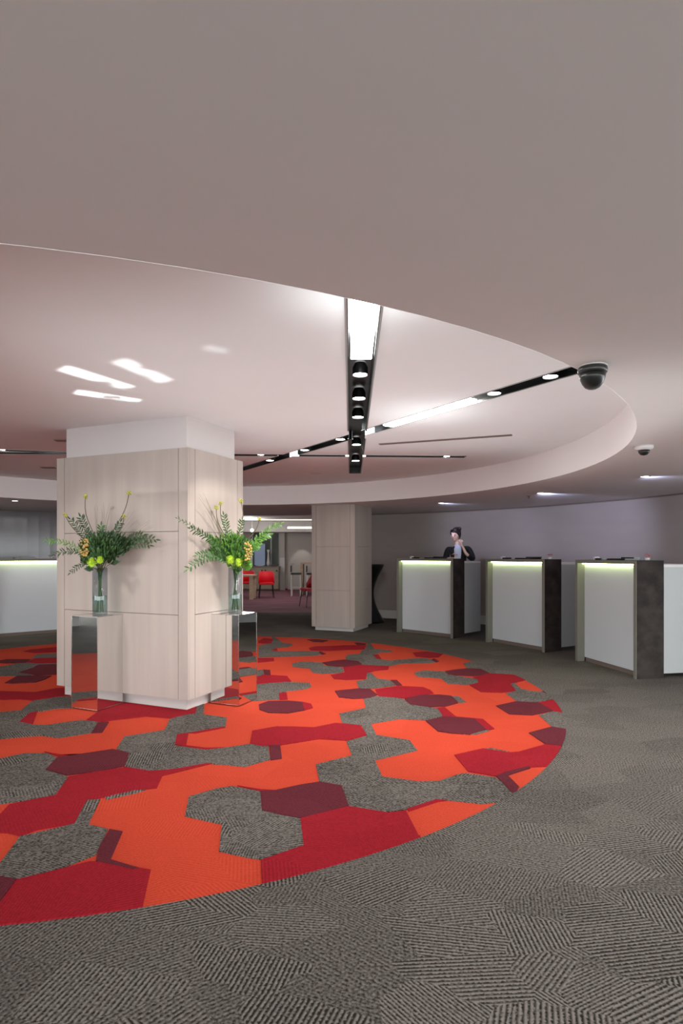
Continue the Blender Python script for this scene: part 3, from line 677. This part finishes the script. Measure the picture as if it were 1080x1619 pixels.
def bouquet(vc, label, spec, pxm, c0):
    """spec coordinates are metres from the vase mouth: right, up; depth toward the viewer"""
    o = Vector((vc.x, vc.y, vc.z+VH-.03)); root = thing('flower_arrangement', label, 'flowers', o)
    F = Vector((-.3, -.95, 0)).normalized() if vc is V1 else Vector((.35, -.93, 0)).normalized()
    pn = Vector((-math.sin(UA), math.cos(UA), 0)) if vc is V1 else Vector((-math.cos(UA), -math.sin(UA), 0))
    def P(px, py, dep=0.0):                         # a point on the sight line, kept clear of the pillar face
        if pn.y > 0: pn.negate()
        Y = vc.y-dep
        while True:
            p = Vector(((px-540)*Y/FPX, Y, HC+(HY-py)*Y/FPX))
            if (p-Vector((-1.318, 5.10, p.z))).dot(pn) > .07 or Y < 4.2: return p-o
            Y -= .02
    for s in spec:
        k = s[0]; tip = P(s[1], s[2], s[3]); base = Vector((random.uniform(-.02, .02), random.uniform(-.02, .02), 0))
        bend = s[4] if len(s) > 4 else .3
        mid = Vector((tip.x*(.5-bend*.3), tip.y*.5, tip.z*.5+abs(tip.x)*bend*.8+.02))
        pts = bez(base, mid, tip, 12)
        if k == 'stalk':
            sw = math.copysign(.03, tip.x)
            for q in range(13): pts[q] = pts[q]+Vector((-sw*math.sin(2*PI*q/12), 0, 0))
        if k == 'branch':
            m, ll, lw = s[5], s[6], s[7]; bm = bmesh.new(); tube(bm, pts, [.0035-.002*i/12 for i in range(13)], 5)
            fr = bez(base, mid, tip, 40)
            for i in range(9, 40, 1):
                d = (fr[min(i+1, 40)]-fr[i-1]).normalized(); side = d.cross(Vector((0, -1, .15))).normalized()*(1 if i % 2 else -1)
                leaf(bm, fr[i], d*.55+side*.75+rv(.25), Vector((0, -1, .3))+rv(.4), ll*random.uniform(.75, 1.15), lw*random.uniform(.8, 1.2))
            leaf(bm, tip, d, Vector((0, -1, .3)), ll, lw)
            finish('leafy_branch', bm, m, root, False)
        elif k == 'stalk':
            bm = bmesh.new(); tube(bm, pts, .0035, 6); st = finish('flower_stalk', bm, 'stem', root, True)
            bm = bmesh.new()
            for q in range(9): ball(bm, tip+rv(.014), .008, seg=6, rings=5)
            for q in range(8):
                a = q*PI/4; leaf(bm, tip, Vector((math.cos(a), math.sin(a)*.6, .35*math.sin(a*2)+.2)), Vector((0, 0, 1)), .030, .011)
            tag(finish('flower_head', bm, 'yellow', st), 'small yellow-green flower head')
        elif k == 'grass':
            bm = bmesh.new()
            for q in range(s[5]):
                e = tip+Vector((random.uniform(-.045, .045), random.uniform(-.02, .03), random.uniform(-.06, .03)))
                tube(bm, bez(base+rv(.012), mid+rv(.02), e, 8), [.0018-.0002*i*.8 for i in range(9)], 4)
            finish('grass_blades', bm, 'grass', root)['kind'] = 'stuff'
        elif k == 'big':
            bm = bmesh.new()
            tube(bm, [base, tip*.6], .003, 5); finish('leaf_stalk', bm, 'stem', root)
            for q in range(s[5]):
                b0 = tip*.55+rv(.03); b0.y = min(b0.y, .01)
                bm = bmesh.new(); leaf(bm, b0, (tip-b0)+rv(.05), Vector((0, -1, .2))+rv(.3), s[7]*random.uniform(.8, 1.1), s[8]); finish('leaf', bm, s[6], root)
        elif k == 'fill':
            bm = bmesh.new(); cx, cy, dep, rx, rz, n, m, ll, lw = s[1:]
            c = P(cx, cy, dep)
            for q in range(n):
                while True:
                    e = rv(1)
                    if e.length < 1: break
                pnt = c+Vector((e.x*rx, e.y*.07-.01, e.z*rz))
                leaf(bm, pnt*.96, pnt-Vector((0, .05, -.12))+rv(.12), Vector((0, -1, .4))+rv(.6), ll*random.uniform(.6, 1.2), lw*random.uniform(.7, 1.2))
            finish('foliage', bm, m, root)['kind'] = 'stuff'
        elif k == 'mum':
            bm = bmesh.new(); c = P(s[1], s[2], s[3]); rr = s[5]
            for q in range(110):
                z = 1-2*(q+.5)/110; a = q*2.4; r_ = math.sqrt(max(0, 1-z*z)); d = Vector((r_*math.cos(a), r_*math.sin(a), z))
                leaf(bm, c+d*rr*.45, d+rv(.15), Vector((0, 0, 1))+rv(.2), rr*.62, rr*.26)
            ball(bm, c, rr*.62, seg=10, rings=7); tag(finish('bloom', bm, 'lime', root), 'round lime-green bloom')
        elif k == 'berries':
            bm = bmesh.new(); c = P(s[1], s[2], s[3])
            for q in range(s[5]): ball(bm, c+Vector((random.uniform(-.03, .03), random.uniform(-.03, .02), random.uniform(-s[6], s[6]))), random.uniform(.006, .011), seg=6, rings=5)
            finish('berry_cluster', bm, 'berry', root)['kind'] = 'stuff'
    return root
S1 = [('fill', 164, 864, .06, .21, .13, 620, 'leaf1', .046, .014), ('fill', 158, 868, .09, .16, .12, 240, 'leaf3', .046, .018), ('fill', 186, 862, .06, .13, .09, 160, 'leaf1', .06, .022), ('fill', 150, 882, .11, .12, .08, 120, 'leaf3', .055, .03),
      ('stalk', 135, 785, .08, .25), ('stalk', 204, 779, .05, .15), ('stalk', 196, 816, .07, .1), ('stalk', 103, 814, .1, .25),
      ('branch', 112, 822, .08, .35, 'leaf1', .048, .014), ('branch', 128, 818, .05, .3, 'leaf1', .05, .016), ('branch', 88, 876, .12, .55, 'leaf1', .046, .013),
      ('branch', 74, 856, .16, .45, 'leaf2', .040, .012), ('branch', 246, 853, .10, .4, 'leaf1', .050, .017), ('branch', 226, 846, .06, .35, 'leaf1', .055, .018), ('branch', 236, 862, .14, .4, 'leaf1', .05, .016),
      ('branch', 190, 826, .05, .1, 'leaf1', .05, .015), ('branch', 112, 905, .12, .9, 'leaf1', .04, .011), ('branch', 160, 832, .06, .05, 'leaf3', .05, .016),
      ('grass', 168, 795, .04, .02, 7), ('grass', 150, 800, .04, .02, 4), ('grass', 236, 828, .04, .15, 7), ('grass', 210, 812, .03, .1, 5),
      ('big', 150, 868, .1, .1, 3, 'leaf3', .10, .05), ('big', 172, 850, .1, .1, 3, 'leaf3', .11, .05), ('big', 190, 880, .12, .1, 3, 'leaf1', .09, .045), ('big', 135, 890, .12, .1, 2, 'leaf1', .08, .04),
      ('berries', 134, 866, .22, 0, 46, .075), ('mum', 145, 889, .24, 0, .042), ('mum', 158, 885, .24, 0, .034)]
bouquet(V1, 'loose bouquet of dark foliage and lime blooms in the left glass vase', S1, 178, (159, 903))
S2 = [('fill', 364, 866, .07, .20, .13, 560, 'leaf2', .046, .013), ('fill', 370, 868, .06, .18, .12, 420, 'leaf3', .045, .014), ('fill', 376, 888, .10, .11, .08, 110, 'leaf2', .06, .032),
      ('stalk', 349, 796, .06, .15), ('stalk', 342, 803, .09, .1), ('stalk', 381, 792, .08, -.1), ('stalk', 410, 820, .05, .2),
      ('branch', 302, 836, .12, .4, 'leaf1', .046, .014), ('branch', 281, 820, .2, .3, 'leaf3', .03, .008), ('branch', 297, 900, .16, .85, 'leaf3', .05, .016), ('branch', 312, 878, .14, .5, 'leaf3', .05, .016),
      ('branch', 443, 828, .05, .3, 'leaf2', .042, .015), ('branch', 425, 846, .02, .3, 'leaf2', .05, .018), ('branch', 354, 815, .06, .1, 'leaf3', .045, .014), ('branch', 383, 822, .06, .1, 'leaf3', .045, .013),
      ('branch', 330, 850, .1, .3, 'leaf2', .05, .016), ('branch', 408, 862, .08, .3, 'leaf2', .05, .02),
      ('grass', 322, 781, .08, .1, 8), ('grass', 316, 800, .1, .1, 4),
      ('big', 395, 858, .08, .1, 3, 'leaf2', .11, .05), ('big', 352, 876, .12, .1, 3, 'leaf3', .1, .045), ('big', 398, 892, .12, .2, 2, 'leaf2', .10, .055), ('big', 372, 902, .13, .1, 2, 'leaf3', .08, .04),
      ('berries', 392, 872, .22, 0, 44, .08), ('mum', 364, 885, .24, 0, .040), ('mum', 377, 889, .24, 0, .038)]
bouquet(V2, 'loose bouquet of bright green foliage and lime blooms in the right glass vase', S2, 172, (372, 905))

# ------------------------------------------------------------------ reception pods
PH = 1.29
def pod(mid, ang, label, leds=True):
    """local +x runs along the front from left to right, local +y goes back behind the pod"""
    t = thing('reception_pod', label, 'reception desk', (*mid, 0), ang, 'reception pods')
    W, D, T, R = .58, .34, .042, .10
    for s, nm in ((-1, 0), (1, 1)):
        x0, x1 = (-W, -W+T) if s < 0 else (W-T, W)
        p = finish('side_panel', B(x0, x1, .004, D, 0, PH, bev=.002), 'darkwood', t)
        tag(finish('edge_band', B(x0, x1, 0, .004, 0, PH), 'edge', p), 'olive-grey front edging')
        ix = x1 if s < 0 else x0-.004
        tag(finish('lining', B(ix, ix+.004, .0, R, 0, PH-T), 'edge', p), 'olive-grey inner lining')
    p = finish('top', B(-W+T, W-T, .004, D, PH-T, PH), 'darkwood', t); finish('edge_band', B(-W+T, W-T, 0, .004, PH-T, PH), 'edge', p)
    tag(finish('front_panel', B(-W+T+.005, W-T-.005, R, R+.02, .055, PH-T-.02), 'glasswhite', t), 'glossy white front panel')
    finish('base', B(-W+T, W-T, R+.02, D-.02, 0, .055), 'seam', t)
    finish('led_strip', B(-W+T+.006, W-T-.006, R-.03, R-.012, PH-T-.012, PH-T-.002), 'led', t)
    for s in (-1, 1):
        x0, x1 = (-W, -W+.03) if s < 0 else (W-.03, W)
        tag(finish('side_board', B(x0, x1, D+.001, D+.50, .05, 1.215), 'panelgrey', t), 'white side board behind the dark frame')
    tag(finish('worktop', B(-W, W, D+.001, D+.50, 1.216, 1.246), 'white', t), 'white worktop behind the dark frame')
    finish('shelf', B(-W+.03, W-.03, D+.001, D+.48, .62, .64), 'panelgrey', t)
    return t
def along(mid, ang, x, y): c, s = math.cos(ang), math.sin(ang); return (mid[0]+x*c-y*s, mid[1]+x*s+y*c)
def clutter(mid, ang, who, xt=.12, fl_x=.5, it=-.32, sgn=1):
    t = thing('tablet', 'flat black tablet lying on the '+who, 'tablet', (*along(mid, ang, xt, .17), PH), ang)
    finish('body', B(-.17, .17, -.10, .10, 0, .018, bev=.006), 'tablet', t); finish('screen', B(-.155, .155, -.085, .085, .018, .0195), 'black', t)
    finish('stand', B(-.06, .17, .02, .10, .0195, .034), 'tablet', t)
    t = thing('card_reader', 'small black and white card reader on the '+who, 'card reader', (*along(mid, ang, it, .16), PH), ang)
    finish('body', B(-.03, .09, -.04, .04, 0, .022, bev=.005), 'tablet', t); finish('screen', B(-.075, -.03, -.035, .035, .0, .038, bev=.006), 'white', t)
    t = thing('small_orchid', 'tiny pink flowers in a low white pot on the '+who, 'flowers', (*along(mid, ang, fl_x, .2), PH), ang)
    bm = bmesh.new(); lathe(bm, [(.02, 0), (.028, .03), (.024, .03)], 16); finish('pot', bm, 'white', t, True)
    bm = bmesh.new()
    for q in range(14):
        c = Vector((random.uniform(-.06, .06), random.uniform(-.03, .03), random.uniform(.03, .075)))
        for a in range(5): leaf(bm, c, Vector((math.cos(a*1.257), math.sin(a*1.257), .4)), Vector((0, 0, 1)), .024, .016)
    finish('petals', bm, 'pink', t)
PODS = [((1.383, 10.01), math.radians(-44.2), 'pod in front of the person', 'furthest right white-fronted pod, the one with the person behind it'),
        ((2.522, 8.733), math.radians(-60.6), 'middle right pod', 'middle one of the three white-fronted pods on the right'),
        ((3.095, 7.035), math.radians(-79.4), 'nearest right pod', 'nearest white-fronted pod at the right edge with mottled dark side')]
for mid, a, who, lab in PODS:
    pod(mid, a, lab); clutter(mid, a, who)
LP = ((-5.19, 10.03), math.radians(39))
pod(*LP, 'white-fronted pod left of the large pillar'); clutter(*LP, 'left pod', xt=-.1, fl_x=.33, it=.52)

# ------------------------------------------------------------------ the person
def skin_mesh(name, nodes, edges, m, parent, sub=2):
    me = bpy.data.meshes.new(name); me.from_pydata([n[0] for n in nodes], edges, []); o = bpy.data.objects.new(name, me); C.objects.link(o)
    md = o.modifiers.new('s', 'SKIN'); md.use_smooth_shade = True; sv = me.skin_vertices[0].data
    for i, n in enumerate(nodes): r = n[1]; sv[i].radius = r if isinstance(r, tuple) else (r, r); sv[i].use_root = (i == 0)
    s = o.modifiers.new('u', 'SUBSURF'); s.levels = sub; s.render_levels = sub
    bpy.context.view_layer.update(); dg = bpy.context.evaluated_depsgraph_get()
    me2 = bpy.data.meshes.new_from_object(o.evaluated_get(dg)); o.modifiers.clear(); o.data = me2
    me2.materials.clear(); me2.materials.append(M[m]); me2.polygons.foreach_set('use_smooth', [True]*len(me2.polygons))
    me2.polygons.foreach_set('material_index', [0]*len(me2.polygons))
    o.parent = parent; return o
# local axes: person faces -y, viewer's left = -x
pr = thing('person', 'person in black jacket and pale shirt behind a pod, hand raised to the face', 'person', (2.11, 10.74, 0), math.radians(-14))
hip, chest, neck, head = (0, 0, .98), (0, 0, 1.36), (-.02, -.02, 1.575), (-.045, -.06, 1.66)
body = [((0, 0, .98), (.13, .10)), ((0, .0, 1.18), (.11, .085)), ((0, .0, 1.38), (.14, .09)), ((-.01, -.005, 1.50), (.10, .07)), ((-.02, -.02, 1.58), .045), ((-.035, -.04, 1.64), .045),
        ((.17, 0, 1.47), .045), ((.245, -.06, 1.27), .038), ((.14, -.24, 1.38), .028), ((.075, -.225, 1.52), .020),
        ((-.17, 0, 1.46), .045), ((-.215, -.04, 1.22), .038), ((-.17, -.23, 1.285), .028), ((-.10, -.30, 1.30), .022),
        ((.09, 0, .90), .08), ((.10, -.01, .50), .055), ((.10, .02, .10), .035), ((.10, -.10, .03), .03),
        ((-.09, 0, .90), .08), ((-.10, -.01, .50), .055), ((-.10, .02, .10), .035), ((-.10, -.10, .03), .03)]
be = [(0, 1), (1, 2), (2, 3), (3, 4), (4, 5), (2, 6), (6, 7), (7, 8), (8, 9), (2, 10), (10, 11), (11, 12), (12, 13), (0, 14), (14, 15), (15, 16), (16, 17), (0, 18), (18, 19), (19, 20), (20, 21)]
bo = skin_mesh('body', body, be, 'skin', pr)
# head
bm = bmesh.new(); vs = ball(bm, (0, 0, 0), 1, seg=32, rings=24)
for v in vs:
    x, y, z = v.co; k = 1-.30*max(0, -z)**1.5
    v.co = Vector((x*.078*k, y*.098*(1-.12*max(0, -z)), z*.125))
    if y < -.5: v.co.y += .006*math.exp(-((z-.02)/.12)**2)*(1 if abs(x) > .2 else 0)
    nz = math.exp(-(x/.14)**2)*math.exp(-((z+.12)/.16)**2)
    if y < -.3: v.co.y -= .022*nz
    if y < -.3: v.co.y -= .008*math.exp(-(x/.3)**2)*math.exp(-((z+.72)/.14)**2)+.006*math.exp(-(x/.35)**2)*math.exp(-((z+.42)/.07)**2)
hm = Matrix.Translation((-.045, -.06, 1.715)) @ Matrix.Rotation(math.radians(-30), 4, 'Z') @ Matrix.Rotation(math.radians(14), 4, 'X') @ Matrix.Rotation(math.radians(12), 4, 'Y')
def put(bm): bmesh.ops.transform(bm, matrix=hm, verts=bm.verts)
put(bm); finish('head', bm, 'skin', pr, True)
bm = bmesh.new()
for s in (-1, 1): ball(bm, (s*.032, -.086, .002), .011, (1, .6, .7))
put(bm); finish('eyes', bm, 'hair', pr, True)
bm = bmesh.new()
for s in (-1, 1): tube(bm, [(s*.018, -.093, .026), (s*.034, -.090, .030), (s*.050, -.078, .024)], .0035, 6)
put(bm); finish('eyebrows', bm, 'hair', pr, True)
bm = bmesh.new(); ball(bm, (0, -.094, -.055), .022, (1, .35, .3)); put(bm); finish('mouth', bm, mat('lips', (.45, .10, .10), .4), pr, True)
bm = bmesh.new()
for s in (-1, 1): ball(bm, (s*.078, .005, -.005), .028, (.35, .6, 1))
put(bm); finish('ears', bm, 'skin', pr, True)
bm = bmesh.new(); vs = ball(bm, (0, 0, 0), 1, seg=32, rings=24)
dl = []
for v in vs:
    x, y, z = v.co; v.co = Vector((x*.088, y*.108+.008, z*.134+.006))
    front = y < -.25 and z < .52-.9*abs(x)*0 and abs(x) < .93
    if (front and z < .33) or z < -.6: dl.append(v)
bmesh.ops.delete(bm, geom=dl, context='VERTS'); 
ball(bm, (.01, .085, .085), .045, (1, .9, 1)); ball(bm, (.045, .06, .11), .028)
tube(bm, [(-.01, -.070, .112), (-.052, -.066, .085), (-.080, -.035, .02), (-.084, -.01, -.03)], [.016, .018, .013, .006], 8)
tube(bm, [(-.01, -.070, .112), (.045, -.066, .09), (.080, -.030, .03), (.084, .0, -.03)], [.016, .022, .018, .010], 8)
put(bm); finish('hair', bm, 'hair', pr, True)
# jacket, shirt, trousers, shoes
jk = [((0, 0, .93), (.17, .125)), ((0, .0, 1.15), (.145, .11)), ((0, .005, 1.37), (.165, .11)), ((0, .005, 1.49), (.11, .075)), ((-.01, .01, 1.54), (.075, .06)),
      ((.185, .0, 1.475), .068), ((.265, -.06, 1.26), .058), ((.165, -.20, 1.35), .047), ((-.185, 0, 1.465), .068), ((-.235, -.04, 1.22), .058), ((-.185, -.205, 1.275), .045)]
skin_mesh('jacket', jk, [(0, 1), (1, 2), (2, 3), (3, 4), (2, 5), (5, 6), (6, 7), (2, 8), (8, 9), (9, 10)], 'blackmat', pr)
bm = bmesh.new()
pr_ = [[(-.045, -.085, 1.54), (.045, -.085, 1.54)], [(-.07, -.128, 1.45), (.06, -.128, 1.45)], [(-.065, -.142, 1.36), (.055, -.142, 1.36)], [(-.05, -.140, 1.22), (.04, -.140, 1.22)]]
rows = []
for (a, b) in pr_:
    rows.append([bm.verts.new(Vector(a).lerp(Vector(b), k/4)+Vector((0, -.012*math.sin(PI*k/4), 0))) for k in range(5)]+[bm.verts.new(Vector(a).lerp(Vector(b), k/4)+Vector((0, .03, 0))) for k in (4, 3, 2, 1, 0)])
for i in range(3):
    for k in range(10): bm.faces.new((rows[i][k], rows[i][(k+1) % 10], rows[i+1][(k+1) % 10], rows[i+1][k]))
bm.faces.new(rows[0]); bm.faces.new(rows[-1])
finish('shirt', bm, 'shirt', pr, True)
skin_mesh('trousers', [((0, 0, .98), (.15, .12)), ((.095, 0, .88), .098), ((.10, -.01, .50), .075), ((.10, .01, .09), .062), ((-.095, 0, .88), .098), ((-.10, -.01, .50), .075), ((-.10, .01, .09), .062)],
          [(0, 1), (1, 2), (2, 3), (0, 4), (4, 5), (5, 6)], 'blackmat', pr)
for s in (-1, 1):
    bm = bmesh.new(); ball(bm, (s*.10, -.06, .04), .05, (.9, 2.4, .78), 14, 10); finish('shoe', bm, 'black', pr, True)
def hand(wrist, d, up, curl, name='hand'):
    d = Vector(d).normalized(); up = Vector(up).normalized(); sd = d.cross(up).normalized(); up = sd.cross(d)
    nd = []; ed = []; W = Vector(wrist)
    nd.append((tuple(W), .020)); nd.append((tuple(W+d*.045), (.030, .017))); nd.append((tuple(W+d*.08), (.034, .014))); ed += [(0, 1), (1, 2)]
    for k, (off, L) in enumerate(((-.030, .062), (-.010, .074), (.011, .070), (.030, .055))):
        p = W+d*.085+sd*off; j = len(nd); a = 0
        pts = [p]
        for q in range(3): a += curl; p = p+(d*math.cos(a)-up*math.sin(a))*L*(.42, .33, .25)[q]; pts.append(p)
        for q in pts: nd.append((tuple(q), .0085))
        ed += [(2, j), (j, j+1), (j+1, j+2), (j+2, j+3)]
    j = len(nd); p = W+d*.03-sd*.030; nd += [(tuple(p), .011), (tuple(p+d*.025-sd*.022-up*.012), .0095), (tuple(p+d*.055-sd*.025-up*.028), .0085)]; ed += [(1, j), (j, j+1), (j+1, j+2)]
    return skin_mesh(name, nd, ed, 'skin', pr, 1)
hand((.078, -.222, 1.50), (-.22, .12, .96), (.35, -.9, .2), .45)
hand((-.105, -.295, 1.298), (.55, -.75, -.1), (0, 0, 1), .25)
